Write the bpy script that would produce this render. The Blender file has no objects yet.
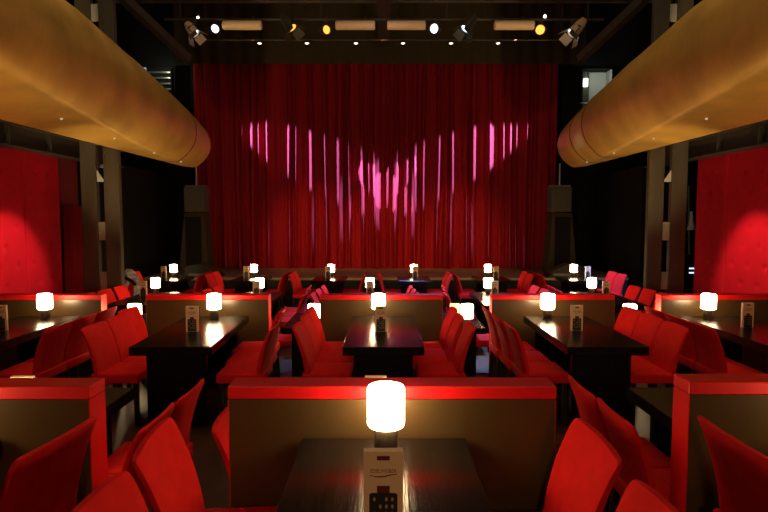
import bpy, bmesh, math, random
from mathutils import Vector, Matrix
random.seed(7)
S = bpy.context.scene
COL = S.collection
PI = math.pi

# ------------------------------------------------------------------ camera, world, exposure, room lights
EYE = 2.01
PITCH = math.atan(38 / 560)
cd = bpy.data.cameras.new('camera')
cd.sensor_width = 36
cd.lens = 26.25
cd.clip_start = 0.05
cam = bpy.data.objects.new('camera', cd)
cam.location = (0, 0, EYE)
cam.rotation_euler = (PI / 2 - PITCH, 0, 0)
COL.objects.link(cam)
S.camera = cam

w = bpy.data.worlds.new('world')
S.world = w
w.use_nodes = True
w.node_tree.nodes['Background'].inputs[0].default_value = (0.05, 0.03, 0.02, 1)
w.node_tree.nodes['Background'].inputs[1].default_value = 0.02

S.view_settings.view_transform = 'Standard'
S.view_settings.look = 'None'
S.view_settings.exposure = 0.0
S.view_settings.gamma = 1.0
S.view_settings.use_curve_mapping = False

LAMP_POWER = 38.0


def light(kind, name, loc, target, power, color, size=0.1, angle=40, blend=0.5, sx=None, sy=None):
    d = bpy.data.lights.new(name, kind)
    d.energy = power
    d.color = color
    if kind == 'SPOT':
        d.spot_size = math.radians(angle)
        d.spot_blend = blend
        d.shadow_soft_size = size
    elif kind == 'AREA':
        d.shape = 'RECTANGLE'
        d.size = sx
        d.size_y = sy
    else:
        d.shadow_soft_size = size
    o = bpy.data.objects.new(name, d)
    o.location = loc
    v = Vector(target) - Vector(loc)
    o.rotation_euler = v.to_track_quat('-Z', 'Y').to_euler()
    COL.objects.link(o)
    return o


# house lights in the ceiling over the audience, and an unseen fill added behind the camera for the menu cards
light('AREA', 'house_light', (0, 4.2, 7.6), (0, 4.3, 0), 60, (1, 0.72, 0.45), sx=6, sy=2.0)
light('AREA', 'house_light', (0, 8.0, 7.6), (0, 7.9, 0), 55, (1, 0.72, 0.45), sx=6, sy=2.0)
light('SPOT', 'rear_fill', (0, -6.0, 4.6), (0, 5.0, 0.3), 460, (1, 0.60, 0.30), size=0.6, angle=44, blend=0.7)
for sg in (-1, 1):
    light('SPOT', 'gallery_fill_top', (sg * 3.7, 5.0, 7.8), (sg * 4.3, 6.8, 4.6), 330, (1.0, 0.80, 0.40), size=0.15, angle=100, blend=1.0)  # unseen fill, added to brighten the top of the golden tube
    light('SPOT', 'gallery_fill_below', (sg * 4.15, 3.4, 0.9), (sg * 4.2, 5.4, 3.3), 440, (1.0, 0.72, 0.32), size=0.1, angle=72, blend=0.9)  # unseen fill from below, added to brighten the tube's crease and underside
    light('SPOT', 'gallery_fill_below', (sg * 4.2, 7.4, 0.9), (sg * 4.1, 9.3, 3.3), 350, (1.0, 0.72, 0.32), size=0.1, angle=76, blend=0.9)  # the same added fill for the farther stretch of the tube
# violet profile spots at the two ends of the curtain, crossing in the middle
for sg in (-1, 1):
    light('SPOT', 'profile_spot', (sg * 5.9, 14.15, 5.35), (sg * 2.4, 15.2, 3.78), 17000, (0.20, 0.42, 1.0), size=0.03, angle=20.5, blend=0.4)
    light('SPOT', 'profile_spot', (sg * 3.3, 13.7, 5.4), (sg * 0.40, 15.1, 3.16), 20000, (0.20, 0.42, 1.0), size=0.03, angle=10.5, blend=0.2)
# unseen fill added to brighten the lighting bar, trusses and valance
light('POINT', 'bar_fill', (0, 10.2, 5.3), (0, 0, 0), 6, (1.0, 0.72, 0.45), size=0.2)
# red wash on the curtain from the lighting bar
for x in (-2.6, 0.0, 2.6):
    light('SPOT', 'curtain_wash', (x, 11.2, 5.5), (x * 0.75, 15.2, 1.35), 800, (1.0, 0.34, 0.15), size=0.1, angle=34, blend=1.0)
# pale pink wash falling on the chairs nearest the stage
light('SPOT', 'audience_wash', (0.6, 10.965, 5.3), (0.9, 9.4, 0.4), 5500, (0.16, 0.40, 1.0), size=0.1, angle=66, blend=0.9)
light('SPOT', 'audience_wash', (2.0, 9.6, 5.3), (5.0, 11.9, 0.55), 6000, (0.20, 0.40, 1.0), size=0.1, angle=19, blend=0.8)
light('SPOT', 'audience_wash', (0.96, 10.8, 5.5), (1.32, 8.0, 0.0), 1500, (0.7, 0.82, 1.0), size=0.06, angle=10, blend=0.5)
# downlights grazing the padded red side walls
light('SPOT', 'wall_downlight', (-4.3, 8.7, 3.0), (-5.9, 8.8, 0.9), 250, (1.0, 0.5, 0.4), size=0.04, angle=52, blend=0.6)
light('SPOT', 'wall_downlight', (4.3, 8.75, 3.0), (5.9, 8.9, 0.9), 250, (1.0, 0.5, 0.4), size=0.04, angle=52, blend=0.6)


# ------------------------------------------------------------------ materials
def mat(name, color, rough=0.6, metal=0.0, spec=0.5, noise=0.0, nscale=(8, 8, 8), ndetail=4, bump=0.0,
        bscale=60, rough_noise=0.0, sheen=0.0, coat=0.0):
    m = bpy.data.materials.new(name)
    m.use_nodes = True
    nt = m.node_tree
    b = nt.nodes['Principled BSDF']
    b.inputs['Base Color'].default_value = (*color, 1)
    b.inputs['Roughness'].default_value = rough
    b.inputs['Metallic'].default_value = metal
    b.inputs['Specular IOR Level'].default_value = spec
    if sheen:
        b.inputs['Sheen Weight'].default_value = sheen
        b.inputs['Sheen Tint'].default_value = (*color, 1)
    if coat:
        b.inputs['Coat Weight'].default_value = coat
    if noise or bump or rough_noise:
        tc = nt.nodes.new('ShaderNodeTexCoord')
        mp = nt.nodes.new('ShaderNodeMapping')
        mp.inputs['Scale'].default_value = nscale
        nt.links.new(tc.outputs['Object'], mp.inputs[0])
        nz = nt.nodes.new('ShaderNodeTexNoise')
        nz.inputs['Scale'].default_value = 1.0
        nz.inputs['Detail'].default_value = ndetail
        nt.links.new(mp.outputs[0], nz.inputs['Vector'])
        if noise:
            r = nt.nodes.new('ShaderNodeValToRGB')
            r.color_ramp.elements[0].position = 0.3
            r.color_ramp.elements[1].position = 0.7
            r.color_ramp.elements[0].color = (*[c * (1 - noise) for c in color], 1)
            r.color_ramp.elements[1].color = (*[min(1, c * (1 + noise)) for c in color], 1)
            nt.links.new(nz.outputs['Fac'], r.inputs[0])
            nt.links.new(r.outputs[0], b.inputs['Base Color'])
        if rough_noise:
            mr = nt.nodes.new('ShaderNodeMapRange')
            mr.inputs[3].default_value = rough - rough_noise
            mr.inputs[4].default_value = rough + rough_noise
            nt.links.new(nz.outputs['Fac'], mr.inputs[0])
            nt.links.new(mr.outputs[0], b.inputs['Roughness'])
        if bump:
            n2 = nt.nodes.new('ShaderNodeTexNoise')
            n2.inputs['Scale'].default_value = bscale
            n2.inputs['Detail'].default_value = 3
            nt.links.new(mp.outputs[0] if bscale < 5 else tc.outputs['Object'], n2.inputs['Vector'])
            bp = nt.nodes.new('ShaderNodeBump')
            bp.inputs['Strength'].default_value = bump
            bp.inputs['Distance'].default_value = 0.01
            nt.links.new(n2.outputs['Fac'], bp.inputs['Height'])
            nt.links.new(bp.outputs[0], b.inputs['Normal'])
    return m


def emit(name, color, strength):
    m = bpy.data.materials.new(name)
    m.use_nodes = True
    nt = m.node_tree
    nt.nodes.clear()
    e = nt.nodes.new('ShaderNodeEmission')
    e.inputs[0].default_value = (*color, 1)
    e.inputs[1].default_value = strength
    o = nt.nodes.new('ShaderNodeOutputMaterial')
    nt.links.new(e.outputs[0], o.inputs[0])
    return m


M_FAB = mat('red_wool', (0.60, 0.009, 0.008), 0.9, spec=0.12, noise=0.08, nscale=(14, 14, 14), bump=0.15, bscale=260)
M_CAP = mat('red_leatherette', (0.60, 0.006, 0.008), 0.42, spec=0.28, noise=0.05, nscale=(3, 20, 20))
M_LEG = mat('dark_leg', (0.018, 0.008, 0.006), 0.35)
M_TAB = mat('dark_oak', (0.010, 0.006, 0.004), 0.2, spec=0.13, noise=0.5, nscale=(70, 3, 70), ndetail=5, bump=0.12, bscale=1.5, rough_noise=0.06)
M_PAN = mat('olive_panel', (0.058, 0.032, 0.010), 0.30, spec=0.55, noise=0.06, nscale=(4, 4, 1))
M_SHADE = emit('opal_glass', (1.0, 0.70, 0.36), LAMP_POWER)
M_BASE = mat('ribbed_wood', (0.03, 0.022, 0.014), 0.45, noise=0.6, nscale=(5, 5, 90))
M_CARD = mat('card_stock', (0.88, 0.60, 0.36), 0.7)
M_CRED = mat('card_red', (0.16, 0.006, 0.008), 0.6)
M_CBLK = mat('card_black', (0.012, 0.006, 0.006), 0.5)
M_INK = mat('ink_red', (0.22, 0.04, 0.02), 0.7)
M_CUP = mat('ink_gold', (0.45, 0.30, 0.16), 0.6)
M_FLOOR = mat('dark_floor', (0.07, 0.030, 0.017), 0.35, noise=0.4, nscale=(6, 1.2, 6), rough_noise=0.08)
M_BLACK = mat('black_paint', (0.006, 0.006, 0.005), 0.8, spec=0.2)
M_SOFT = mat('black_drape', (0.010, 0.009, 0.006), 0.9, spec=0.1, noise=0.2, nscale=(9, 9, 0.6))
M_STEEL = mat('painted_steel', (0.055, 0.042, 0.028), 0.6, noise=0.2, nscale=(6, 6, 1))
M_STEELD = mat('dark_steel', (0.030, 0.022, 0.016), 0.6)
M_PLATE = mat('grey_plate', (0.42, 0.41, 0.39), 0.65, noise=0.15, nscale=(30, 30, 30))
M_PADR = mat('padded_red', (0.50, 0.008, 0.020), 0.85, spec=0.1, noise=0.05, nscale=(3, 3, 3))
M_PADD = mat('padded_seam', (0.16, 0.003, 0.004), 0.9)
M_VELVET = mat('red_velvet', (0.24, 0.006, 0.011), 0.85, spec=0.15, noise=0.12, nscale=(20, 20, 0.5))
M_VAL = mat('valance_cloth', (0.05, 0.036, 0.016), 0.95, spec=0.1)
M_STAGE = mat('stage_boards', (0.16, 0.085, 0.05), 0.6, noise=0.2, nscale=(1, 12, 12))
M_BEIGE = mat('beige_enamel', (0.62, 0.43, 0.27), 0.5)
M_GREYB = mat('speaker_grey', (0.06, 0.052, 0.034), 0.7)
M_CHROME = mat('bright_metal', (0.6, 0.55, 0.5), 0.3, metal=0.9)
M_CLOTHG = mat('grey_cloth', (0.55, 0.53, 0.51), 0.9, noise=0.6, nscale=(14, 14, 14), ndetail=3)


def gold():
    m = mat('gold_leaf', (0.60, 0.35, 0.075), 0.44, metal=0.62, spec=0.4, noise=0.22, nscale=(1.6, 1.6, 1.6), ndetail=6, rough_noise=0.07)
    nt = m.node_tree
    b = nt.nodes['Principled BSDF']
    tc = nt.nodes.new('ShaderNodeTexCoord')
    mp = nt.nodes.new('ShaderNodeMapping')
    mp.inputs['Scale'].default_value = (1.5, 22, 1.5)
    nz = nt.nodes.new('ShaderNodeTexNoise')
    nz.inputs['Scale'].default_value = 1
    nz.inputs['Detail'].default_value = 5
    bp = nt.nodes.new('ShaderNodeBump')
    bp.inputs['Strength'].default_value = 0.18
    bp.inputs['Distance'].default_value = 0.02
    nt.links.new(tc.outputs['Object'], mp.inputs[0])
    nt.links.new(mp.outputs[0], nz.inputs['Vector'])
    nt.links.new(nz.outputs['Fac'], bp.inputs['Height'])
    nt.links.new(bp.outputs[0], b.inputs['Normal'])
    return m


M_GOLD = gold()
M_GOLDD = mat('gold_seam', (0.20, 0.09, 0.02), 0.5, metal=0.5)


# ------------------------------------------------------------------ mesh helpers
def box(bm, x0, x1, y0, y1, z0, z1, bev=0.0, seg=2):
    t = bmesh.new()
    bmesh.ops.create_cube(t, size=1)
    for v in t.verts:
        v.co = Vector(((x0 + x1) / 2 + v.co.x * (x1 - x0), (y0 + y1) / 2 + v.co.y * (y1 - y0), (z0 + z1) / 2 + v.co.z * (z1 - z0)))
    if bev:
        bmesh.ops.bevel(t, geom=list(t.edges), offset=bev, segments=seg, affect='EDGES', profile=0.5)
    merge(bm, t)


def merge(bm, t, mx=None):
    if mx is not None:
        t.transform(mx)
    me = bpy.data.meshes.new('tmp')
    t.to_mesh(me)
    bm.from_mesh(me)
    bpy.data.meshes.remove(me)
    t.free()


def lathe(bm, prof, seg=32, loc=(0, 0, 0), axis='Z'):
    t = bmesh.new()
    rings = []
    for r, z in prof:
        if r <= 1e-6:
            rings.append([t.verts.new((0, 0, z))])
        else:
            rings.append([t.verts.new((r * math.cos(2 * PI * k / seg), r * math.sin(2 * PI * k / seg), z)) for k in range(seg)])
    for a, b in zip(rings, rings[1:]):
        for k in range(seg):
            k2 = (k + 1) % seg
            if len(a) == 1 and len(b) > 1:
                t.faces.new((a[0], b[k], b[k2]))
            elif len(b) == 1 and len(a) > 1:
                t.faces.new((a[k], a[k2], b[0]))
            elif len(a) > 1:
                t.faces.new((a[k], a[k2], b[k2], b[k]))
    bmesh.ops.recalc_face_normals(t, faces=t.faces)
    mx = Matrix.Translation(loc)
    if axis == 'X':
        mx = mx @ Matrix.Rotation(PI / 2, 4, 'Y')
    elif axis == 'Y':
        mx = mx @ Matrix.Rotation(-PI / 2, 4, 'X')
    merge(bm, t, mx)


def rod(bm, a, b, r, seg=10, r2=None):
    a, b = Vector(a), Vector(b)
    d = b - a
    t = bmesh.new()
    bmesh.ops.create_cone(t, cap_ends=True, segments=seg, radius1=r, radius2=r if r2 is None else r2, depth=d.length)
    merge(bm, t, Matrix.Translation((a + b) / 2) @ d.to_track_quat('Z', 'Y').to_matrix().to_4x4())


def bar(bm, a, b, wx, wz):
    a, b = Vector(a), Vector(b)
    d = b - a
    t = bmesh.new()
    bmesh.ops.create_cube(t, size=1)
    t.transform(Matrix.Diagonal((wx, wz, d.length, 1)))
    merge(bm, t, Matrix.Translation((a + b) / 2) @ d.to_track_quat('Z', 'Y').to_matrix().to_4x4())


def prism(bm, pts, y0, y1):
    """polygon in x,z extruded along y"""
    a = [bm.verts.new((x, y0, z)) for x, z in pts]
    b = [bm.verts.new((x, y1, z)) for x, z in pts]
    n = len(pts)
    fs = [bm.faces.new(a), bm.faces.new(b[::-1])]
    for k in range(n):
        fs.append(bm.faces.new((a[k], b[k], b[(k + 1) % n], a[(k + 1) % n])))
    bmesh.ops.recalc_face_normals(bm, faces=fs)


def obj(name, bm, m, parent=None, smooth=False, loc=None):
    me = bpy.data.meshes.new(name)
    bm.to_mesh(me)
    bm.free()
    me.materials.append(m)
    if smooth:
        for p in me.polygons:
            p.use_smooth = True
        try:
            me.set_sharp_from_angle(angle=math.radians(smooth if smooth is not True else 40))
        except Exception:
            pass
    o = bpy.data.objects.new(name, me)
    COL.objects.link(o)
    if parent is not None:
        o.parent = parent
    if loc is not None:
        o.location = loc
    return o


def new():
    return bmesh.new()


def tag(o, label, cat, group=None):
    o['label'] = label
    o['category'] = cat
    if group:
        o['group'] = group
    return o


def thing(name, label, cat, loc=(0, 0, 0), rz=0.0, group=None):
    o = bpy.data.objects.new(name, None)
    o.empty_display_size = 0.1
    o.location = loc
    o.rotation_euler = (0, 0, rz)
    COL.objects.link(o)
    return tag(o, label, cat, group)


def struct(name, bm, m, parent=None, smooth=False):
    o = obj(name, bm, m, parent, smooth)
    if parent is None:
        o['kind'] = 'structure'
    return o


def dup(root, loc, rz, label, group=None):
    r = root.copy()
    COL.objects.link(r)
    r.location = loc
    r.rotation_euler = (0, 0, rz)
    r['label'] = label
    if group:
        r['group'] = group
    for ch in list(root.children):
        c = ch.copy()
        COL.objects.link(c)
        c.parent = r
        for g in list(ch.children):
            d = g.copy()
            COL.objects.link(d)
            d.parent = c
    return r


# ------------------------------------------------------------------ the room
T1, T2, T3 = 0.32, 0.16, -0.04      # the floor steps down towards the stage
b = new(); box(b, -6.2, 6.2, -1.0, 15.6, T3 - 0.2, T3); struct('floor', b, M_FLOOR)
b = new(); box(b, -6.0, 6.0, -1.0, 2.40, T3 + 0.001, T1, 0.006); struct('floor', b, M_FLOOR)
b = new(); box(b, -6.0, 6.0, 2.402, 6.44, T3 + 0.001, T2, 0.006); struct('floor', b, M_FLOOR)
b = new(); box(b, -9.2, 9.2, -1.0, 16.2, 8.0, 8.2); struct('ceiling', b, M_BLACK)
b = new(); box(b, -9.2, 9.2, 15.9, 16.2, T3 - 0.2, 8.0)
struct('wall_back', b, M_BLACK)
for sg, side, yend in ((-1, 'left', 10.97), (1, 'right', 10.67)):
    # black wall beyond the padded panels
    b = new()
    y0 = yend + (0.0 if sg < 0 else 2.2)
    box(b, sg * 5.9, sg * 6.2, y0, 15.9, T3, 3.2)
    struct('wall_%s' % side, b, M_SOFT)
    b = new(); box(b, sg * 9.0, sg * 9.2, -1.0, 15.9, T3, 8.0); struct('wall_%s' % side, b, M_BLACK)
    # padded red wall in upright panels with buttons
    root = thing('padded_wall', 'upholstered red wall panels with buttons under the %s gallery' % side, 'wall panel', (sg * 5.9, 0, T3))
    b = new(); box(b, sg * 0.06, sg * 0.16, 3.0, yend, 0, 3.3); obj('backing_board', b, M_PADD, root)
    if sg < 0:
        ys = [3.0, 4.2, 5.4, 6.6, 7.9, 9.25, 10.28]
    else:
        ys = [3.0, 4.2, 5.4, 6.6, 7.2, 8.45, 9.70, 10.67]
    for a_, c_ in zip(ys, ys[1:]):
        b = new()
        ny, nz = 48, 120
        gv = []
        bx = [(a_ + (c_ - a_) * (k + 0.5) / 3 + (0.0 if r_ % 2 else 0.16), 0.35 + 0.31 * r_) for r_ in range(10) for k in range(3)]
        bx = [(yy, zz) for yy, zz in bx if a_ + 0.08 < yy < c_ - 0.08]
        for i in range(ny + 1):
            row = []
            for j in range(nz + 1):
                y = a_ + (c_ - a_) * i / ny
                z = 3.27 * j / nz
                e = min(y - a_, c_ - y, 0.06) / 0.06
                d = 0.04 * math.sqrt(max(0.0, 1 - (1 - e) ** 2))
                for yy, zz in bx:
                    q = (y - yy) ** 2 + (z - zz) ** 2
                    if q < 0.03:
                        d -= 0.030 * math.exp(-q / 0.0022)
                row.append(b.verts.new((-sg * d + sg * 0.05, y, z)))
            gv.append(row)
        for i in range(ny):
            for j in range(nz):
                f = (gv[i][j], gv[i + 1][j], gv[i + 1][j + 1], gv[i][j + 1])
                b.faces.new(f if sg < 0 else f[::-1])
        obj('panel', b, M_PADR, root, 80)
    if sg < 0:
        # the pleated dark red door curtain at the far end
        b = new()
        n = 80
        top, bot = [], []
        for k in range(n + 1):
            y = 10.32 + 0.64 * k / n
            x = -0.005 + 0.03 * math.sin(k * 0.95) + 0.01 * math.sin(k * 0.4)
            bot.append(b.verts.new((x, y, 0.02)))
            top.append(b.verts.new((x, y, 2.28)))
        for k in range(n):
            b.faces.new((bot[k], bot[k + 1], top[k + 1], top[k]))
        dc = obj('door_curtain', b, M_VELVET, None, 80, (sg * 5.9, 0, T3))
        tag(dc, 'narrow pleated dark red curtain at the far end of the left red wall', 'curtain')

# steel gallery beams along both sides, with stiffener ribs
for sg, side in ((-1, 'left'), (1, 'right')):
    root = thing('gallery_beam', 'dark riveted steel beam running under the %s golden gallery front' % side, 'beam', (sg * 5.45, 0, 3.05))
    b = new()
    box(b, -0.015, 0.015, 2.5, 11.6, 0.0, 0.34)
    obj('web', b, M_STEELD, root)
    for z in (0.0, 0.32):
        b = new(); box(b, -0.12, 0.12, 2.5, 11.6, z - 0.012, z + 0.012, 0.004); obj('flange', b, M_STEELD, root)
    for k in range(9):
        b = new(); box(b, -0.10, 0.10, 3.1 + k * 1.0, 3.12 + k * 1.0, 0.012, 0.308); obj('stiffener', b, M_STEELD, root)
    b = new(); box(b, sg * -0.1, sg * 3.5, 2.5, 11.6, 0.345, 0.42)
    struct('floor', b, M_BLACK, None).location = (sg * 5.45, 0, 3.05)

# built-up steel columns : two channels joined by batten plates
for sg, side in ((-1, 'left'), (1, 'right')):
    root = thing('steel_column', 'tall built-up steel column with pale batten plates on the %s side' % side, 'column', (sg * 4.94, 9.8, T3))
    for x0, x1, m in ((-0.335, -0.065, M_STEEL), (0.065, 0.33, M_STEEL)):
        a0, a1 = (x0, x1) if sg < 0 else (-x1, -x0)
        b = new()
        box(b, a0, a1, 0.0, 0.03, 0, 7.9, 0.005)
        box(b, a0, a0 + 0.025, 0.03, 0.10, 0, 7.9)
        box(b, a1 - 0.025, a1, 0.03, 0.10, 0, 7.9)
        ch = obj('channel', b, m, root)
        if x0 > 0:
            rb = new()
            for k in range(60):
                for xx in (a0 + 0.035, a1 - 0.035):
                    lathe(rb, [(0.012, 0), (0.011, 0.006), (0.006, 0.011), (0, 0.012)], 8, (xx, 0.0, 0.06 + k * 0.055), 'Y')
            for v in rb.verts:
                v.co.y = -v.co.y
            obj('rivets', rb, M_STEEL, ch)['kind'] = 'stuff'
    for z0, z1 in ((0.25, 0.50), (0.79, 1.10), (1.66, 1.98), (3.8, 4.1), (4.6, 4.9), (5.4, 5.7)):
        b = new(); box(b, -0.075, 0.075, 0.032, 0.05, z0, z1, 0.004); obj('batten_plate', b, M_PLATE, root)
    b = new()
    prism(b, [(-0.075 * -sg, 2.68), (0.075 * -sg, 2.68), (-0.075 * -sg, 2.90)], 0.032, 0.05)
    obj('gusset_plate', b, M_PLATE, root)

# golden tubular gallery fronts, tapering to a rounded end by the stage
def tube_R(y):
    pts = [(0.5, 0.92), (5.0, 0.86), (7.2, 0.825), (9.0, 0.735), (10.2, 0.64), (11.2, 0.545), (11.9, 0.46)]
    for (y0, r0), (y1, r1) in zip(pts, pts[1:]):
        if y <= y1:
            t = (y - y0) / (y1 - y0)
            return r0 + (r1 - r0) * t
    return pts[-1][1]


TB = math.atan(0.256)


def tube_section(y, sg, scale=1.0, n=120):
    R = tube_R(y)
    X = 4.36 - 0.29 * max(0.0, min(1.0, (y - 8.5) / 3.4)) ** 1.3
    # centre so that the underside keeps one line and the top falls towards the end
    half = 0.17
    for _ in range(40):
        cz = X * math.tan(TB + half)
        half = math.asin(min(0.9, R / math.hypot(X, cz)))
    cz = X * math.tan(TB + half) + EYE
    pts = []
    for k in range(n):
        a = 2 * PI * k / n            # 0 = towards the room, PI/2 = up
        r = R
        # a crease low on the room side with a flat underside behind it, sinking towards the end
        ad = math.degrees(a) - 360 if a > PI else math.degrees(a)
        ac = -38 - 20 * (y - 5.6) / 3.2 if y < 8.8 else -58 - 17 * (y - 8.8) / 2.4
        ac = max(-76.0, min(-20.0, ac))
        rc_ = 1.055
        if ad >= ac:
            r *= 1 + (rc_ - 1) * math.exp(-((ad - ac) / 16) ** 2)
        elif ad > -104:
            p1 = (rc_ * math.cos(math.radians(ac)), rc_ * math.sin(math.radians(ac)))
            p2 = (math.cos(math.radians(-104)), math.sin(math.radians(-104)))
            dx_, dz_ = p2[0] - p1[0], p2[1] - p1[1]
            ca, sa = math.cos(a), math.sin(a)
            # ray from the centre against the chord
            rl = (p1[0] * dz_ - p1[1] * dx_) / (ca * dz_ - sa * dx_)
            r *= rl
        r *= scale
        pts.append(Vector((sg * min(4.585, X - r * math.cos(a)), y, cz + r * math.sin(a))))
    return pts


for sg, side in ((-1, 'left'), (1, 'right')):
    root = thing('balcony_parapet', 'huge golden tube-shaped gallery front along the %s side of the hall' % side, 'gallery front', (0, 0, 0))
    b = new()
    ys = [0.6 + 0.3 * k for k in range(37)] + [11.6, 11.75]
    secs = [(y, 1.0) for y in ys] + [(11.83, 0.97), (11.88, 0.92), (11.91, 0.85), (11.93, 0.72), (11.94, 0.4), (11.94, 0.02)]
    rings = []
    for y, s in secs:
        rings.append([b.verts.new(p) for p in tube_section(y, sg, s)])
    for r0, r1 in zip(rings, rings[1:]):
        n = len(r0)
        for k in range(n):
            b.faces.new((r0[k], r0[(k + 1) % n], r1[(k + 1) % n], r1[k]))
    bmesh.ops.recalc_face_normals(b, faces=b.faces)
    obj('shell', b, M_GOLD, root, 70)
    seams = (4.55, 10.9) if sg < 0 else (10.35, 11.0)
    for y in seams:
        b = new()
        rr = []
        for dy, s in ((-0.03, 1.0), (-0.012, 1.010), (0.012, 1.010), (0.03, 1.0)):
            rr.append([b.verts.new(p) for p in tube_section(y + dy, sg, s)])
        for r0, r1 in zip(rr, rr[1:]):
            n = len(r0)
            for k in range(n):
                b.faces.new((r0[k], r0[(k + 1) % n], r1[(k + 1) % n], r1[k]))
        bmesh.ops.recalc_face_normals(b, faces=b.faces)
        obj('seam_band', b, M_GOLDD if y > 6 else M_GOLD, root, 70)
    M_DOT = bpy.data.materials.get('pinpoint_glass') or emit('pinpoint_glass', (1, 0.7, 0.4), 0.55)
    for y in (5.6, 7.2, 8.6, 9.9, 11.0):
        p = tube_section(y, sg)[97]
        b = new()
        lathe(b, [(0, -0.02), (0.011, -0.018), (0.016, -0.01), (0.016, 0.03)], 14, p)
        obj('pinpoint_light', b, M_DOT, root)

# ------------------------------------------------------------------ stage, curtain, valance
root = thing('stage', 'low stage with brown boards and black front in front of the red curtain', 'stage', (0, 0, T3))
b = new(); box(b, -5.6, 5.6, 12.82, 15.85, 0.0, 0.62); obj('stage_front', b, M_BLACK, root)
b = new(); box(b, -5.62, 5.62, 12.80, 15.85, 0.62, 0.675, 0.006); obj('stage_floor', b, M_STAGE, root)

rc = random.Random(21)
# the proud folds of the drape, then shallow pleats filling the cloth between them
proud = [(-4.78, .16), (-4.34, .14), (-3.96, .15), (-3.79, .11), (-3.54, .14), (-3.37, .11), (-3.11, .18), (-2.54, .16), (-2.36, .15), (-1.97, .19), (-1.58, .15), (-1.21, .24),
         (-0.95, .13), (-0.60, .15), (-0.41, .13), (-0.19, .24), (0.11, .09), (0.33, .17), (0.63, .16), (0.82, .20), (1.07, .14), (1.45, .13), (1.66, .13), (1.82, .16), (2.21, .13), (2.40, .18),
         (2.83, .16), (3.24, .11), (3.42, .13), (3.58, .09), (3.83, .17), (3.99, .14), (4.40, .14)]
folds = []
for fx, wd in proud:
    folds.append((fx, wd * 1.25, wd * rc.uniform(1.0, 1.25), rc.uniform(-1, 1)))
x = -5.15
while x < 4.8:
    wd = rc.choice((0.09, 0.12, 0.15)) * rc.uniform(0.85, 1.15)
    folds.append((x + wd / 2, wd, rc.choice((0.02, 0.03, 0.05)), rc.uniform(-1, 1)))
    x += wd
b = new()
NX, NZ = 1100, 30
Z0, Z1 = 0.645, 6.45
grid = []
for i in range(NX + 1):
    u = -5.12 + 9.80 * i / NX
    row = []
    for j in range(NZ + 1):
        t = j / NZ
        z = Z0 + (Z1 - Z0) * t
        uu = u + 0.03 * math.sin(u * 1.7 + t * 2.0) * (1 - t) + 0.012 * math.sin(u * 5 + t * 5)
        d = 0.0
        for fx, wd, am, ph in folds:
            q = (uu - fx) / (wd * 0.5)
            if -1 < q < 1:
                d += am * (0.5 + 0.5 * math.cos(PI * q)) * (1 - 0.25 * t + 0.12 * ph * math.sin(3 * t + ph * 4))
        row.append(b.verts.new((u + 0.01 * math.sin(uu * 9), 15.36 - d, z)))
    grid.append(row)
for i in range(NX):
    for j in range(NZ):
        b.faces.new((grid[i][j], grid[i + 1][j], grid[i + 1][j + 1], grid[i][j + 1]))
root = thing('stage_curtain', 'wide red velvet stage curtain in deep folds with streaks of pink light', 'curtain', (0, 0, 0))
obj('drape', b, M_VELVET, root, 180)
b = new(); rod(b, (-5.4, 15.36, 6.5), (5.4, 15.36, 6.5), 0.03); obj('curtain_rail', b, M_BLACK, root)
b = new(); box(b, -5.14, 4.70, 15.21, 15.25, Z0 + 0.0, Z0 + 0.10, 0.01)
b.free()

b = new()
n = 300
r0, r1 = [], []
for k in range(n + 1):
    xx = -5.4 + 10.6 * k / n
    yy = 14.75 + 0.03 * math.sin(k * 0.55)
    r0.append(b.verts.new((xx, yy, 5.98)))
    r1.append(b.verts.new((xx, yy, 7.995)))
for k in range(n):
    b.faces.new((r0[k], r0[k + 1], r1[k + 1], r1[k]))
tag(obj('valance', b, M_VAL, None, 120), 'dark olive cloth valance hanging above the red stage curtain', 'valance')

for sg, side, x0, x1 in ((-1, 'left', -5.50, -5.08), (1, 'right', 4.70, 5.15)):
    b = new()
    r0, r1 = [], []
    for k in range(61):
        xx = x0 + (x1 - x0) * k / 60
        yy = 15.0 + 0.05 * math.sin(k * 0.7)
        r0.append(b.verts.new((xx, yy, 0.64)))
        r1.append(b.verts.new((xx, yy, 6.0)))
    for k in range(60):
        b.faces.new((r0[k], r0[k + 1], r1[k + 1], r1[k]))
    tag(obj('masking_drape', b, M_SOFT, None, 120), 'black masking drape hanging at the %s edge of the red stage curtain' % side, 'drape')

# lit openings high in the back wall
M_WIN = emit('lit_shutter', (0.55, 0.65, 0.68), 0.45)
M_ROOM = mat('pale_room', (0.5, 0.52, 0.46), 0.8)
b = new(); box(b, -6.60, -5.88, 15.80, 15.88, 5.33, 6.15); o = struct('window_1', b, M_BLACK)
for k in range(5):
    q = new(); box(q, -6.52, -5.90, 15.76, 15.795, 5.38 + k * 0.155, 5.43 + k * 0.155, 0.008)
    obj('louvre', q, M_CHROME, o)
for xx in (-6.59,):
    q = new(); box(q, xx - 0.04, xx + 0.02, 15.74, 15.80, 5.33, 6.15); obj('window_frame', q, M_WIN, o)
light('POINT', 'shutter_light', (-6.0, 15.3, 6.05), (-6.0, 15.8, 5), 9.0, (0.85, 0.9, 0.7), size=0.03)
b = new(); box(b, 5.40, 6.16, 15.82, 15.88, 4.95, 6.03); o = struct('window_2', b, M_ROOM)
q = new(); box(q, 5.37, 5.41, 15.5, 15.82, 4.95, 6.05); obj('window_frame', q, M_BLACK, o)
q = new(); box(q, 6.15, 6.19, 15.5, 15.82, 4.95, 6.05); obj('window_frame', q, M_PLATE, o)
q = new(); box(q, 5.37, 6.19, 15.5, 15.82, 6.03, 6.06); obj('window_frame', q, M_BLACK, o)
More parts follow.
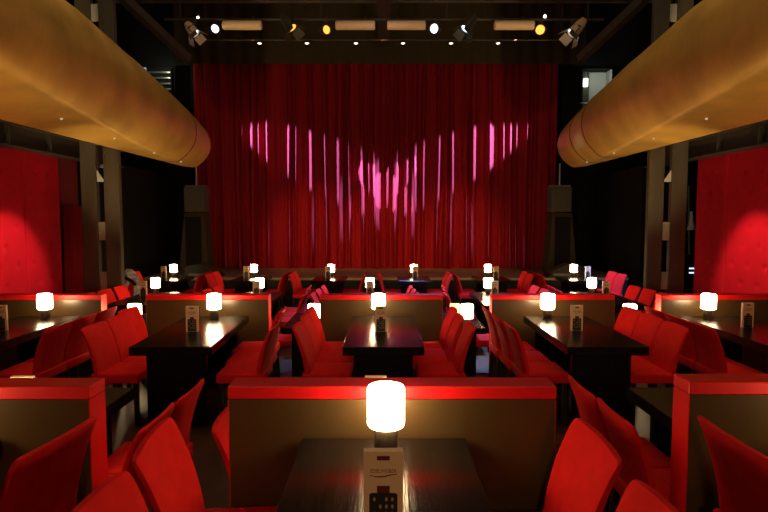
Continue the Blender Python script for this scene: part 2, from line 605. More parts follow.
q = new(); box(q, 5.41, 5.66, 15.74, 15.82, 4.95, 6.03); obj('door_edge', q, M_GREYB, o)
lt = thing('hanging_lantern', 'small white lantern hanging in the lit opening above the right gallery', 'lantern', (5.52, 15.62, 5.72))
q = new(); box(q, -0.055, 0.055, -0.05, 0.05, -0.12, 0.10, 0.015); obj('lantern_glass', q, emit('lantern_white', (0.9, 1.0, 0.95), 3.0), lt)
q = new(); rod(q, (0, 0, 0.10), (0, 0, 0.29), 0.012); obj('stem', q, M_CHROME, lt)
light('POINT', 'opening_light', (5.85, 15.1, 5.9), (5.8, 15.8, 5.5), 7.0, (0.85, 0.95, 0.85), size=0.05)
b = new(); rod(b, (5.0, 15.3, 5.09), (5.7, 15.3, 5.09), 0.015)
tag(obj('gallery_rail', b, M_CHROME), 'short thin grey handrail below the lit opening above right gallery', 'handrail')

# ------------------------------------------------------------------ grid under the ceiling
b = new()
for i in range(1):
    rod(b, (-4.2, 11.0, 5.80), (4.2, 11.0, 5.80), 0.025, 12)
lb = thing('lighting_bar', 'long black lighting pipe hung across the hall before the stage', 'lighting bar')
obj('pipe', b, M_STEELD, lb)
for xx in (-3.9, -1.2, 1.2, 3.9):
    q = new(); rod(q, (xx, 11.0, 5.82), (xx, 11.0, 7.98), 0.012); obj('hanger', q, M_STEELD, lb)
b = new()
rod(b, (-3.6, 11.3, 5.51), (3.6, 11.3, 5.51), 0.015, 10)
lb2 = thing('cable_bar', 'thin black pipe carrying the row of six small halogen spots', 'lighting bar')
obj('pipe', b, M_STEELD, lb2)
for xx in (-3.5, 0.0, 3.5):
    q = new(); rod(q, (xx, 11.3, 5.52), (xx, 11.3, 7.98), 0.006); obj('hanger', q, M_STEELD, lb2)
for y, z, lab in ((11.8, 6.55, 'nearer'), (13.0, 6.9, 'farther')):
    b = new()
    rod(b, (-6.5, y, z), (6.5, y, z), 0.05, 10)
    rod(b, (-6.5, y, z + 0.4), (6.5, y, z + 0.4), 0.05, 10)
    for k in range(26):
        rod(b, (-6.5 + k * 0.5, y, z + (0.4 if k % 2 else 0)), (-6.0 + k * 0.5, y, z + (0 if k % 2 else 0.4)), 0.02, 6)
    tag(obj('roof_truss', b, M_STEEL), 'dim brown lattice truss crossing the dark ceiling, the %s of two' % lab, 'truss')
b = new(); box(b, -0.14, 0.14, 2.0, 14.6, 6.35, 6.7, 0.01)
tag(obj('roof_beam', b, M_STEELD), 'dark beam along the middle of the ceiling towards the stage', 'beam')
for sg, side in ((-1, 'left'), (1, 'right')):
    b = new(); bar(b, (sg * 5.1, 10.2, 6.35), (sg * 4.25, 12.4, 5.45), 0.16, 0.16)
    bar(b, (sg * 5.1, 10.2, 6.35), (sg * 5.1, 10.2, 8.0), 0.14, 0.14)
    tag(obj('roof_strut', b, M_STEEL), 'dim slanting steel strut above the %s golden gallery front' % side, 'strut')

M_LO = emit('amber_lens', (1.0, 0.38, 0.05), 2.2)
M_LW = emit('white_lens', (0.85, 0.92, 1.0), 2.5)
M_LI = emit('warm_halogen', (1.0, 0.85, 0.65), 4.0)

# tan batten housings hanging on two hooks
for k, (x0, x1, lab) in enumerate(((-3.06, -2.32, 'leftmost of four'), (-0.92, -0.17, 'left of the central beam'), (0.06, 0.79, 'right of the central beam'), (2.09, 2.85, 'rightmost of four'))):
    o = thing('batten_light', 'tan tubular batten light on the lighting bar, %s' % lab, 'stage light', ((x0 + x1) / 2, 10.9, 5.66), 0, 'tan batten lights')
    h = (x1 - x0) / 2
    q = new(); lathe(q, [(0, -h), (0.065, -h), (0.085, -h + 0.02), (0.085, h - 0.02), (0.065, h), (0, h)], 20, axis='X'); obj('housing', q, M_BEIGE, o, 30)
    q = new(); box(q, -h - 0.01, h + 0.01, -0.02, 0.02, 0.075, 0.10, 0.005); obj('mounting_rail', q, M_STEELD, o)
    for s in (-0.5, 0.5):
        q = new(); rod(q, (s * h, 0.03, 0.10), (s * h, 0.10, 0.19), 0.015); obj('hook', q, M_STEELD, o)


def par(name, label, loc, aim, lens, size=0.10, length=0.24, doors=False, body=None):
    o = thing(name, label, 'stage light', loc, 0, 'stage spotlights on the bar')
    R = Vector(aim).to_track_quat('Z', 'Y').to_matrix().to_4x4()
    q = new(); lathe(q, [(0, -length), (size * 0.6, -length), (size * 0.85, -length * 0.7), (size, -length * 0.2), (size * 1.05, 0.0), (size * 0.95, 0.0), (size * 0.9, -0.03)], 20)
    q.transform(R); c = obj('can', q, body or M_STEELD, o, 35)
    q = new(); lathe(q, [(0, -0.02), (size * 0.9, -0.025)], 20); q.transform(R); obj('lens', q, lens, o)
    q = new()
    for s in (-1, 1):
        bar(q, (s * (size + 0.02), 0, -length * 0.4), (s * (size + 0.02), 0, 0.0), 0.02, 0.012)
    q.transform(R)
    s0 = [R @ Vector((s * (size + 0.02), 0, -length * 0.4)) for s in (-1, 1)]
    for p_ in s0:
        rod(q, p_, (0, 0, max(0.16, size + 0.08)), 0.012)
    obj('yoke', q, M_STEELD, o)
    q = new(); box(q, -0.025, 0.025, -0.025, 0.025, max(0.15, size + 0.07), 5.80 - loc[2], 0.006); obj('clamp', q, M_STEELD, o)
    if doors:
        for a in range(4):
            t = new(); box(t, -size * 0.9, size * 0.9, -0.004, 0.004, 0, size * 1.5)
            t.transform(R @ Matrix.Rotation(a * PI / 2, 4, 'Z') @ Matrix.Translation((0, size * 1.05, 0.01)) @ Matrix.Rotation(-0.5, 4, 'X'))
            obj('barn_door', t, M_CHROME if body else M_STEELD, o)
    return o


par('spotlight', 'stage spotlight with glowing amber lens left of the central beam', (-1.09, 10.965, 5.60), (0.55, -0.8, -0.15), M_LO, 0.085)
par('spotlight', 'stage spotlight with bright white lens right of the central beam', (0.95, 10.965, 5.62), (-0.5, -0.8, -0.25), M_LW, 0.095)
par('spotlight', 'stage spotlight with pale white lens beside the leftmost tan batten', (-3.22, 10.965, 5.62), (0.6, -0.8, -0.1), M_LW, 0.085)
par('spotlight', 'stage spotlight with amber lens beside the rightmost tan batten', (2.98, 10.965, 5.60), (-0.4, -0.85, -0.2), M_LO, 0.095)
par('floodlight', 'black tilted floodlight with amber glow, over the left of the curtain', (-1.76, 10.965, 5.62), (0.5, -0.25, -0.8), M_LO, 0.11, 0.36, True)
par('floodlight', 'black tilted floodlight with white glow, over the right of the curtain', (1.56, 10.965, 5.60), (-0.5, -0.25, -0.8), M_LW, 0.11, 0.36, True)
par('floodlight', 'pale barn-door floodlight at the left end of the lighting bar', (-3.62, 10.965, 5.52), (0.55, -0.1, -0.75), M_LW, 0.10, 0.26, True, M_BEIGE)
par('floodlight', 'pale barn-door floodlight at the right end of the lighting bar', (3.60, 10.965, 5.52), (-0.55, -0.1, -0.65), M_LW, 0.11, 0.36, True, M_BEIGE)

spots6 = [(-2.387, 'first'), (-1.478, 'second'), (-0.537, 'third'), (0.365, 'fourth'), (1.286, 'fifth'), (2.188, 'sixth')]
for xx, lab in spots6:
    o = thing('halogen_spot', 'tiny warm halogen spot under the lighting bar, %s from the left of six' % lab, 'spotlight', (xx * 1.026, 11.28, 5.45), 0, 'row of small halogen spots')
    q = new(); lathe(q, [(0.012, 0.05), (0.02, 0.03), (0.045, -0.005), (0.04, -0.01)], 14); obj('reflector', q, M_STEELD, o)
    q = new(); lathe(q, [(0, -0.022), (0.03, -0.018), (0.042, -0.004), (0.03, 0.006)], 14); obj('bulb', q, M_LI, o)
for xx, yy, zz, lab in ((-3.56, 11.0, 5.83, 'at the left end of the lighting bar'), (3.08, 11.0, 5.86, 'at the right end of the lighting bar'), (4.86, 10.3, 5.50, 'beside the steel column above right gallery'), (-4.86, 7.6, 4.93, 'above the left gallery front')):
    o = thing('bare_bulb', 'small bright white bulb %s' % lab, 'bulb', (xx, yy, zz), 0, 'bare work bulbs')
    q = new(); lathe(q, [(0, -0.035), (0.025, -0.02), (0.03, 0.0), (0.02, 0.025), (0.012, 0.03)], 12); obj('glass', q, M_LI, o)
    q = new(); rod(q, (0, 0, 0.028), (0, 0, 0.10), 0.012); obj('socket', q, M_STEELD, o)

# hanging loudspeakers beside the curtain
for sg, side, xc in ((-1, 'left', -4.66), (1, 'right', 4.36)):
    o = thing('loudspeaker', 'grey box loudspeaker hung beside the %s edge of the stage curtain' % side, 'loudspeaker', (xc, 14.0, 2.16))
    q = new(); box(q, -0.25, 0.25, -0.2, 0.2, 0, 0.62, 0.015); obj('cabinet', q, M_GREYB, o)
    q = new(); box(q, -0.22, 0.22, -0.212, -0.202, 0.03, 0.56, 0.004); obj('grille', q, M_GREYB, o)
    q = new(); box(q, -0.26, 0.26, -0.05, 0.05, 0.63, 0.66); rod(q, (0, 0, 0.66), (0, 0, 1.2), 0.02); obj('bracket', q, M_CHROME, o)
    o2 = thing('tower_speaker', 'dark tower loudspeaker standing on stage below the %s hung loudspeaker' % side, 'loudspeaker', (xc + sg * 0.12, 14.3, 0.635))
    q = new(); prism(q, [(-0.38, 0), (0.36, 0), (0.26, 1.5), (-0.22, 1.5)] if sg < 0 else [(-0.36, 0), (0.38, 0), (0.22, 1.5), (-0.26, 1.5)], -0.25, 0.25); obj('cabinet', q, M_VAL, o2)
    q = new(); box(q, -0.2, 0.2, -0.262, -0.252, 0.08, 1.40, 0.004); obj('grille', q, M_SOFT, o2)
    # wedge monitors on the stage corner
    o = thing('stage_monitor', 'black wedge stage monitor on the %s corner of the stage' % side, 'loudspeaker', (sg * 4.22, 13.15, 0.636))
    q = new()
    pts = [(-0.42, 0), (0.42, 0), (0.36, 0.08), (-0.10, 0.30), (-0.36, 0.27)]
    prism(q, [(-sg * px_, pz_) for px_, pz_ in pts], -0.25, 0.25); obj('cabinet', q, M_BLACK, o)
    q = new(); prism(q, [(-sg * 0.34, 0.098), (-sg * -0.08, 0.298), (-sg * -0.075, 0.309), (-sg * 0.345, 0.108)], -0.23, 0.23); obj('grille', q, M_VAL, o)
    q = new(); box(q, -0.30, 0.30, -0.258, -0.252, 0.03, 0.09); obj('handle_strip', q, M_STEELD, o)

# ladder and kit in the dark niche beyond the right padded wall
o = thing('step_ladder', 'grey ladder leaning in the dark niche beside the right red wall', 'ladder', (6.46, 12.0, T3), 0)
q = new(); rod(q, (-0.16, 0, 0), (-0.16, 0.25, 2.75), 0.022); obj('rail', q, M_GREYB, o)
q = new(); rod(q, (0.16, 0, 0), (0.16, 0.25, 2.75), 0.022); obj('rail', q, M_GREYB, o)
for k in range(8):
    q = new(); zz = 0.3 + 0.32 * k; rod(q, (-0.16, 0.25 * zz / 2.75, zz), (0.16, 0.25 * zz / 2.75, zz), 0.014); obj('rung', q, M_GREYB, o)
for k, (dx, z0, z1) in enumerate(((-0.12, 1.95, 2.45), (0.20, 1.75, 2.15))):
    q = new()
    rr = []
    for t in range(9):
        z = z1 + (z0 - z1) * t / 8
        w_ = 0.03 + 0.05 * t / 8
        rr.append([q.verts.new((6.46 + dx + w_ * math.cos(a_ * PI / 4) * (1 + 0.2 * math.sin(a_ * 3 + t)), 12.0 + 0.25 * z / 2.75 + 0.045 * math.sin(a_ * PI / 4), z)) for a_ in range(8)])
    for r0_, r1_ in zip(rr, rr[1:]):
        for a_ in range(8):
            q.faces.new((r0_[a_], r0_[(a_ + 1) % 8], r1_[(a_ + 1) % 8], r1_[a_]))
    q.faces.new(rr[0]); q.faces.new(rr[-1][::-1])
    bmesh.ops.recalc_face_normals(q, faces=q.faces)
    tag(obj('hanging_cloth', q, M_PLATE, None, 60), 'pale grey cloth hanging on the %s rail of the niche ladder' % ('left' if k == 0 else 'right'), 'cloth')
o = thing('equipment_rack', 'black equipment rack with small blue-white lights in the right niche', 'equipment rack', (6.42, 11.55, T3))
q = new(); box(q, -0.30, 0.30, -0.12, 0.12, 0, 1.3, 0.01); obj('case', q, M_BLACK, o)
M_LED = emit('status_light', (0.6, 0.7, 1.0), 1.6)
for dx, z in ((-0.12, 1.02), (-0.12, 0.93), (0.06, 0.84), (0.06, 0.74), (0.04, 1.17)):
    q = new(); box(q, dx - 0.05, dx + 0.05, -0.135, -0.122, z - 0.014, z + 0.014); obj('indicator', q, M_LED, o)
light('POINT', 'niche_fill', (6.5, 11.2, 2.7), (6.5, 12, 1), 2.5, (0.8, 0.9, 0.85), size=0.05)  # unseen fill, added so the ladder shows in the dark niche
b = new(); box(b, 7.4, 7.6, 10.0, 13.4, T3, 3.2); struct('wall_right', b, M_BLACK)

# small downlights fixed under the beams, over the padded walls
for sg, side in ((-1, 'left'), (1, 'right')):
    o = thing('downlight', 'small pale downlight under the %s gallery beam, above the red wall' % side, 'downlight', (sg * 5.45, 10.6 if sg > 0 else 10.9, 3.01))
    q = new(); lathe(q, [(0.05, 0.03), (0.06, 0.0), (0.055, -0.03), (0.04, -0.03)], 16); obj('rim', q, M_PLATE, o)
    q = new(); lathe(q, [(0, -0.024), (0.042, -0.026)], 16); obj('lens', q, emit('dim_lens', (1, 0.9, 0.8), 0.6), o)

# ------------------------------------------------------------------ prototypes
def chair_proto():
    root = thing('upholstered_chair', '', 'chair')
    # seat : a thick upholstered block
    q = new(); box(q, 0.075, 0.50, -0.217, 0.217, 0.385, 0.475, 0.018, 3); obj('seat', q, M_FAB, root, 50)
    # backrest : curved shell leaning outwards
    q = new()
    NU, NV = 18, 16
    def centre(u, v):
        z = 0.40 + 0.475 * v
        xx = 0.125 - 0.03 * v - 0.095 * v ** 2.2
        return xx, z
    fr, bk = [], []
    for i in range(NU + 1):
        u = -1 + 2 * i / NU
        f_, k_ = [], []
        for j in range(NV + 1):
            v = 1 - (1 - j / NV) ** 2.2
            hw = 0.214 + 0.005 * v
            if v > 0.955:
                hw -= 0.014 * (1 - math.sqrt(max(0, 1 - ((v - 0.955) / 0.045) ** 2)))
            xx, z = centre(u, v)
            z -= 0.004 * u * u * v
            xx += 0.018 * u * u * (0.3 + 0.7 * v) - 0.012 * v
            th = 0.030 * (1 - 0.35 * v)
            th *= (1 - abs(u) ** 14 * 0.5) * (1 - 0.45 * max(0, (v - 0.93) / 0.07))
            f_.append(q.verts.new((xx + th, u * hw, z)))
            k_.append(q.verts.new((xx - th, u * hw, z)))
        fr.append(f_); bk.append(k_)
    for i in range(NU):
        for j in range(NV):
            q.faces.new((fr[i][j], fr[i + 1][j], fr[i + 1][j + 1], fr[i][j + 1]))
            q.faces.new((bk[i][j], bk[i][j + 1], bk[i + 1][j + 1], bk[i + 1][j]))
        q.faces.new((fr[i][NV], fr[i + 1][NV], bk[i + 1][NV], bk[i][NV]))
        q.faces.new((fr[i][0], bk[i][0], bk[i + 1][0], fr[i + 1][0]))
    for j in range(NV):
        q.faces.new((fr[0][j], fr[0][j + 1], bk[0][j + 1], bk[0][j]))
        q.faces.new((fr[NU][j], bk[NU][j], bk[NU][j + 1], fr[NU][j + 1]))
    bmesh.ops.recalc_face_normals(q, faces=q.faces)
    obj('backrest', q, M_FAB, root, 50)
    for lx in (0.11, 0.465):
        for ly in (-0.18, 0.18):
            q = new(); bar(q, (lx + (0.0 if lx > 0.3 else -0.03), ly, 0), (lx, ly, 0.39), 0.034, 0.034); obj('leg', q, M_LEG, root)
    return root


def table_proto(length):
    root = thing('dining_table', '', 'table')
    h = length / 2
    q = new(); box(q, -0.35, 0.35, -h, h, 0.675, 0.75, 0.004, 1); obj('tabletop', q, M_TAB, root)
    for s in (-1, 1):
        q = new(); box(q, -0.26, 0.26, s * (h - 0.17) - 0.03, s * (h - 0.17) + 0.03, 0.0, 0.674, 0.004, 1); obj('leg', q, M_TAB, root)
    q = new(); box(q, -0.03, 0.03, -h + 0.2, h - 0.2, 0.10, 0.17); obj('stretcher', q, M_TAB, root)
    return root


def lamp_proto():
    root = thing('table_lamp', '', 'lamp')
    q = new(); lathe(q, [(0, 0), (0.046, 0)] + [(0.046 + 0.002 * (k % 2), 0.008 + 0.011 * k) for k in range(8)] + [(0.046, 0.094), (0.03, 0.099), (0.0, 0.099)], 28); obj('base', q, M_BASE, root, 30)
    q = new(); lathe(q, [(0, 0.100), (0.060, 0.100), (0.071, 0.104), (0.0755, 0.114), (0.0755, 0.254), (0.071, 0.264), (0.060, 0.268), (0, 0.268)], 36); obj('shade', q, M_SHADE, root, 40)
    return root


def text_mesh(name, body, size):
    cu = bpy.data.curves.new(name, 'FONT')
    cu.body = body
    cu.size = size
    cu.align_x = 'CENTER'
    cu.align_y = 'CENTER'
    cu.extrude = 0.0002
    o = bpy.data.objects.new(name, cu)
    COL.objects.link(o)
    dg = bpy.context.evaluated_depsgraph_get()
    me = bpy.data.meshes.new_from_object(o.evaluated_get(dg))
    bpy.data.objects.remove(o)
    return me


def card_proto():
    root = thing('menu_card', '', 'menu card')
    q = new(); box(q, -0.059, 0.059, -0.014, 0.014, 0.0, 0.25, 0.002, 1); obj('card_box', q, M_CARD, root)
    y = -0.0152
    q = new(); box(q, -0.019, 0.019, y, y + 0.001, 0.223, 0.236); obj('red_tab', q, M_CRED, root)
    q = new(); box(q, -0.019, 0.019, y, y + 0.001, 0.1235, 0.145, 0.0); obj('bottle_cap', q, M_CRED, root)
    q = new()
    prism(q, [(-0.042, 0.002), (0.042, 0.002), (0.042, 0.118), (0.036, 0.1232), (-0.036, 0.1232), (-0.042, 0.118)], y, y + 0.001)
    bt = obj('bottle_picture', q, M_CBLK, root)
    for i in range(4):
        for j in range(4):
            q = new(); t = new()
            bmesh.ops.create_circle(t, cap_ends=True, radius=0.0065, segments=12)
            t.transform(Matrix.Translation((-0.027 + i * 0.018, y - 0.0006, 0.104 - j * 0.022)) @ Matrix.Rotation(PI / 2, 4, 'X') @ Matrix.Diagonal((0.62, 1, 1, 1)))
            merge(q, t)
            obj('wine_glass_print', q, M_CUP, bt) if (i + j) % 2 == 0 or i > 1 else q.free()
    me = text_mesh('wordmark', 'EDELWEIBER', 0.0165)
    me.materials.append(M_INK)
    wm = bpy.data.objects.new('wordmark', me); COL.objects.link(wm); wm.parent = root
    me.transform(Matrix.Translation((0, y, 0.190)) @ Matrix.Rotation(PI / 2, 4, 'X') @ Matrix.Diagonal((0.82, 1.0, 1, 1)))
    q = new()
    top, bot = [], []
    for k in range(25):
        t = k / 24
        xx = -0.042 + 0.084 * t
        zz = 0.177 - 0.004 * math.sin(t * PI * 1.6 - 0.3)
        hh = 0.0008 + 0.0014 * math.sin(PI * t)
        top.append(q.verts.new((xx, y - 0.0004, zz + hh))); bot.append(q.verts.new((xx, y - 0.0004, zz - hh)))
    for k in range(24):
        q.faces.new((bot[k], bot[k + 1], top[k + 1], top[k]))
    obj('underline_swash', q, M_INK, root)
    for body, zz, sz, nm in (('SEIT 1880 UND', 0.2035, 0.0065, 'small_text'), ('WEINGUT', 0.1665, 0.0065, 'small_text')):
        me = text_mesh(nm, '· · · · · · · ·' if zz > 0.2 else '· · · ·', sz)
        me.materials.append(M_INK)
        wm = bpy.data.objects.new(nm, me); COL.objects.link(wm); wm.parent = root
        me.transform(Matrix.Translation((0, y, zz)) @ Matrix.Rotation(PI / 2, 4, 'X') @ Matrix.Diagonal((1.3, 1.2, 1, 1)))
    return root


def partition_proto():
    root = thing('booth_partition', '', 'partition')
    q = new(); box(q, -0.706, 0.706, 0, 0.14, 0.913, 0.970, 0.006, 2); obj('top_cap', q, M_CAP, root)
    for s in (-1, 1):
        a, c = sorted((s * 0.705, s * 0.7005))
        q = new(); box(q, a, c, 0.001, 0.139, 0.0, 0.911, 0.0015, 1); obj('end_panel', q, M_CAP, root)
    q = new(); box(q, -0.700, 0.700, 0.0005, 0.1395, 0.0, 0.912); obj('face_panel', q, M_PAN, root)
    return root


protos = {}


def place(kind, maker, loc, rz, label, group):
    if kind not in protos:
        o = maker()
        protos[kind] = o
        o.location = loc
        o.rotation_euler = (0, 0, rz)
        tag(o, label, o['category'], group)
        return o
    return dup(protos[kind], loc, rz, label, group)


jit = random.Random(3)


def chair(xb, y, z, face, label, exact=False, turn=0.0):
    """xb: where the top of the backrest stands; face +1 looks to +x"""
    a = 0.0 if face > 0 else PI
    a += turn
    if not exact:
        a += jit.uniform(-0.012, 0.012)
    place('chair', chair_proto, (xb, y, z), a, label, 'red upholstered chairs')


def partition(xc, y, z, label):
    place('partition', partition_proto, (xc, y, z), 0, label, 'booth partitions')


def table(xc, y0, y1, z, label, rz=0.0):
    L = round(y1 - y0, 2)
    place('table%.2f' % L, lambda: table_proto(L), (xc, (y0 + y1) / 2, z), rz, label, 'dark wooden dining tables')


def lamp(x, y, zt, label):
    place('lamp', lamp_proto, (x, y, zt), jit.uniform(0, 6), label, 'white table lamps')


def card(x, y, zt, label, rz=0.0):
    place('card', card_proto, (x, y, zt), rz, label, 'menu cards on the tables')


TH = 0.7502
# ---- front row, nearest the camera
partition(0.035, 2.356, T1, 'red-topped olive booth partition in the middle behind the nearest table lamp')
partition(2.05, 2.418, T1, 'red-topped olive booth partition in the right foreground corner')
partition(-1.968, 2.352, T1, 'red-topped olive booth partition in the left foreground corner')
table(0, 0.84, 2.34, T1, 'dark wooden table nearest the camera, before the central foreground partition')
lamp(0.008, 2.215, T1 + TH, 'glowing white cylinder lamp on the nearest table, the largest lamp')
card(-0.002, 1.63, T1 + TH, 'large beige menu card below the nearest lamp, its print readable')
for x, sd in ((-1.99, 'left'), (2.075, 'right')):
    table(x, 0.84, 2.34, T1, 'dark wooden table before the %s foreground partition' % sd)
    lamp(x, 2.19, T1 + TH, 'white cylinder lamp before the %s foreground partition' % sd)
chair(-0.872, 2.05, T1, 1, 'red chair at the left of the nearest table, the farther of two', True, 0.10)
chair(-0.85, 1.56, T1, 1, 'red chair cut by the lower frame edge, left of the nearest table', True)
chair(0.80, 2.04, T1, -1, 'red chair at the right of the nearest table, the farther of two', True)
chair(0.80, 1.50, T1, -1, 'red chair cut by the lower frame edge, right of the nearest table', True)
chair(-1.215, 2.06, T1, -1, 'dark-lit red chair back before the end of the left foreground partition', True, -0.12)
chair(-1.27, 1.57, T1, -1, 'red chair back cut off in the lower left corner', True)
chair(1.305, 2.07, T1, 1, 'red chair back before the right foreground partition, at the right edge', True)

# ---- second row, close behind the foreground partitions
for x, sd in ((-1.97, 'left'), (0.0, 'central'), (1.93, 'right')):
    table(x, 2.54, 3.58, T2, 'dark wooden table hidden behind the %s foreground partition' % sd)
    lamp(x + 0.24, 2.66, T2 + TH, 'white lamp on the table behind the %s foreground partition' % sd)
    card({'left': -1.95, 'central': -0.045, 'right': 1.86}[sd], 2.97, T2 + TH, 'beige menu card peeking over the %s foreground partition' % sd)
chair(-1.115, 2.72, T2, -1, 'red chair back in the left gap between foreground partitions, the nearer of two', True)
chair(-1.10, 3.16, T2, -1, 'brightly lit red chair back in the left gap, the farther of two', True)
chair(-0.795, 2.735, T2, 1, 'red chair half hidden behind the left end of the central foreground partition', True)
chair(0.765, 2.735, T2, -1, 'red chair behind the right end of the central foreground partition', True)
chair(1.165, 2.795, T2, 1, 'red chair back in the right gap between foreground partitions, the nearer of two', True)
chair(1.15, 3.235, T2, 1, 'red chair back in the right gap between foreground partitions, the farther of two', True)

# ---- third row, before the middle partitions
R3 = ((-3.95, -3.75, 'far left', -3.73), (-2.028, -1.85, 'left', -1.87), (-0.03, -0.005, 'central', -0.06), (1.942, 1.92, 'right', 1.80), (3.884, 3.66, 'far right', 3.57))
cards3 = {'far left': (-3.75, 5.43), 'left': (-1.86, 5.38), 'central': (-0.03, 5.38), 'right': (1.885, 5.43), 'far right': (3.655, 5.58)}
for px, tx, sd, lx in R3:
    partition(px, 6.37, T2, 'red-topped olive partition, the %s one of five across the middle' % sd)
    table(tx, 4.72, 6.24, T2, 'dark wooden table before the %s middle partition' % sd, 0.03 if sd == 'left' else 0)
    lamp(lx, 6.11, T2 + TH, 'glowing white cylinder lamp before the %s middle partition' % sd)
    card(cards3[sd][0], cards3[sd][1], T2 + TH, 'beige menu card on the table before the %s middle partition' % sd, jit.uniform(-0.08, 0.08))
    for side, off in (('left', -1), ('right', 1)):
        if (sd, side) in (('far left', 'left'), ('far right', 'right')):
            continue
        xb = {('left', 'left'): -2.67, ('left', 'right'): -1.06, ('central', 'left'): -0.80, ('central', 'right'): 0.77, ('right', 'left'): 1.12, ('right', 'right'): 2.685, ('far left', 'right'): -2.97, ('far right', 'left'): 2.90}[(sd, side)]
        for k, yy in enumerate((5.08, 5.53, 5.98)):
            xx = xb + {('left', 'right'): (0.07, 0.03, -0.03)[k], ('right', 'left'): (0.025, 0.0, -0.02)[k], ('central', 'right'): (0.03, 0.0, -0.01)[k], ('left', 'left'): (0, 0.0, -0.10)[k]}.get((sd, side), 0)
            chair(xx, yy, T2, -off, 'red chair on the %s side of the %s middle table, %s of three' % (side, sd, ('nearest', 'second', 'farthest')[k]))
# ---- fourth row, staggered, right behind the middle partitions
R4 = ((-2.97, 'leftmost'), (-0.86, 'second from the left'), (0.86, 'third from the left'), (2.92, 'rightmost'))
for (x, sd), lx, cx in zip(R4, (-2.99, -0.838, 0.995, 2.95), (-3.1, -0.83, 0.87, 2.725)):
    table(x, 6.56, 7.62, T3, 'dark table beyond the gap between middle partitions, %s of four' % sd)
    lamp(lx, 6.66, T3 + TH, 'white lamp seen through a gap between middle partitions, %s of four' % sd)
    card(cx, 6.85, T3 + TH, 'bright menu card in a gap between middle partitions, %s of four' % sd)
chair(1.62, 7.36, T3, -1, 'red chair beyond the gap right of the central middle partition')
chair(-1.63, 7.36, T3, 1, 'red chair beyond the gap left of the central middle partition')

# ---- fifth row
R5 = ((-3.85, 'far left', -3.95), (-2.10, 'left', -2.15), (-0.29, 'central', -0.245), (1.85, 'right', 1.80), (3.60, 'far right', 3.59))
c5 = {'far left': -4.02, 'left': -2.13, 'central': -0.235, 'right': 1.85, 'far right': 3.71}
for x, sd, lx in R5:
    table(x, 8.30, 9.80, T3, 'dark table beyond the middle partitions, %s one of five' % sd)
    lamp(lx, 9.62, T3 + TH, 'small glowing lamp just above the middle partitions, %s of five' % sd)
    card(c5[sd], 9.30, T3 + TH, 'small menu card just above the middle partitions, %s of five' % sd)
    for side, off in (('left', -1), ('right', 1)):
        if sd == 'far left' and side == 'right':
            continue
        xb = x + off * 0.80
        xb = {('left', 'right'): -1.25, ('central', 'left'): -1.09, ('central', 'right'): 0.50, ('right', 'left'): 0.99, ('right', 'right'): 2.66, ('left', 'left'): -2.93, ('far left', 'left'): -4.61, ('far right', 'right'): 4.38, ('far right', 'left'): 2.85}.get((sd, side), xb)
        for k, yy in enumerate((8.68, 9.15, 9.62)):
            chair(xb - off * 0.03 * (k - 1), yy, T3, -off, 'distant red chair on the %s side of the %s fifth-row table, %s of three' % (side, sd, ('nearest', 'second', 'farthest')[k]))

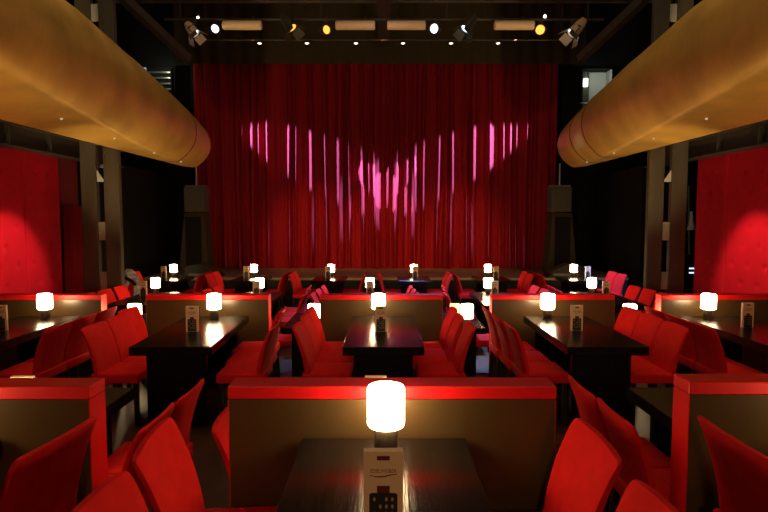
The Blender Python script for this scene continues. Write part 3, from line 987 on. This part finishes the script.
# ---- last row along the stage
R6 = ((-4.62, 'leftmost', -4.68), (-2.87, 'second', -2.89), (-1.17, 'third', -1.175), (0.64, 'fourth', 0.665), (2.32, 'fifth', 2.31), (4.20, 'sixth', 4.22))
c6 = (-4.80, -3.0, -1.22, 0.68, 2.44, 4.44)
xb6 = {('leftmost', -1): -5.46, ('leftmost', 1): -3.82, ('second', -1): -3.70, ('second', 1): -2.08, ('third', -1): -1.97, ('third', 1): -0.40, ('fourth', -1): -0.13, ('fourth', 1): 1.41, ('fifth', -1): 1.49, ('fifth', 1): 3.10, ('sixth', -1): 3.26, ('sixth', 1): 5.02}
for (x, sd, lx), cx in zip(R6, c6):
    lab = sd if sd == 'leftmost' else sd + ' from the left'
    table(x, 11.55, 12.55, T3, 'dark table along the stage edge, %s of six' % lab)
    lamp(lx, 12.40, T3 + TH, 'tiny glowing lamp along the stage edge, %s of six' % lab)
    card(cx, 12.15, T3 + TH, 'tiny menu card along the stage edge, %s of six' % lab)
    for off in (-1, 1):
        for k, yy in enumerate((11.72, 12.2)):
            chair(xb6[(sd, off)], yy, T3, -off, 'distant red chair %s of the %s stage-edge table, %s of two' % ('left' if off < 0 else 'right', sd, ('nearer', 'farther')[k]))

# grey jacket thrown over the backs of the leftmost chairs by the stage
o = thing('jacket', 'grey patterned jacket with red lining thrown over a chair near left column', 'jacket', (-5.22, 11.40, T3 + 0.02))
rj = random.Random(5)
q = new()
rr = []
NT, NA = 16, 28
for t in range(NT + 1):
    v = t / NT
    z = 0.98 - 0.56 * v
    wx = (0.04 + 0.20 * math.sin(min(1, v * 2.2) * PI / 2)) * (1 + 0.05 * math.sin(9 * v))
    wy = 0.05 + 0.10 * math.sin(min(1, v * 1.8) * PI / 2)
    rr.append([q.verts.new((wx * math.cos(2 * PI * a / NA) * (1 + 0.12 * math.sin(a * 1.9 + v * 7)) - 0.05 * v, wy * math.sin(2 * PI * a / NA) * (1 + 0.18 * math.sin(a * 2.3 + v * 4)), z + 0.015 * math.sin(a * 1.3))) for a in range(NA)])
for r0_, r1_ in zip(rr, rr[1:]):
    for a in range(NA):
        q.faces.new((r0_[a], r0_[(a + 1) % NA], r1_[(a + 1) % NA], r1_[a]))
q.faces.new(rr[0]); q.faces.new(rr[-1][::-1])
bmesh.ops.recalc_face_normals(q, faces=q.faces)
obj('body', q, M_CLOTHG, o, 60)
q = new(); prism(q, [(0.02, 0.42), (0.16, 0.42), (0.17, 0.66), (0.11, 0.74), (0.05, 0.60)], -0.19, -0.16); obj('lining', q, M_FAB, o)
q = new()
pp = [Vector((-0.10 + 0.05 * k, -0.15 - 0.03 * math.sin(k * 1.2), 0.90 - 0.035 * k)) for k in range(7)]
for a_, c_ in zip(pp, pp[1:]):
    rod(q, a_, c_, 0.035, 10, 0.032)
obj('collar', q, M_BLACK, o)
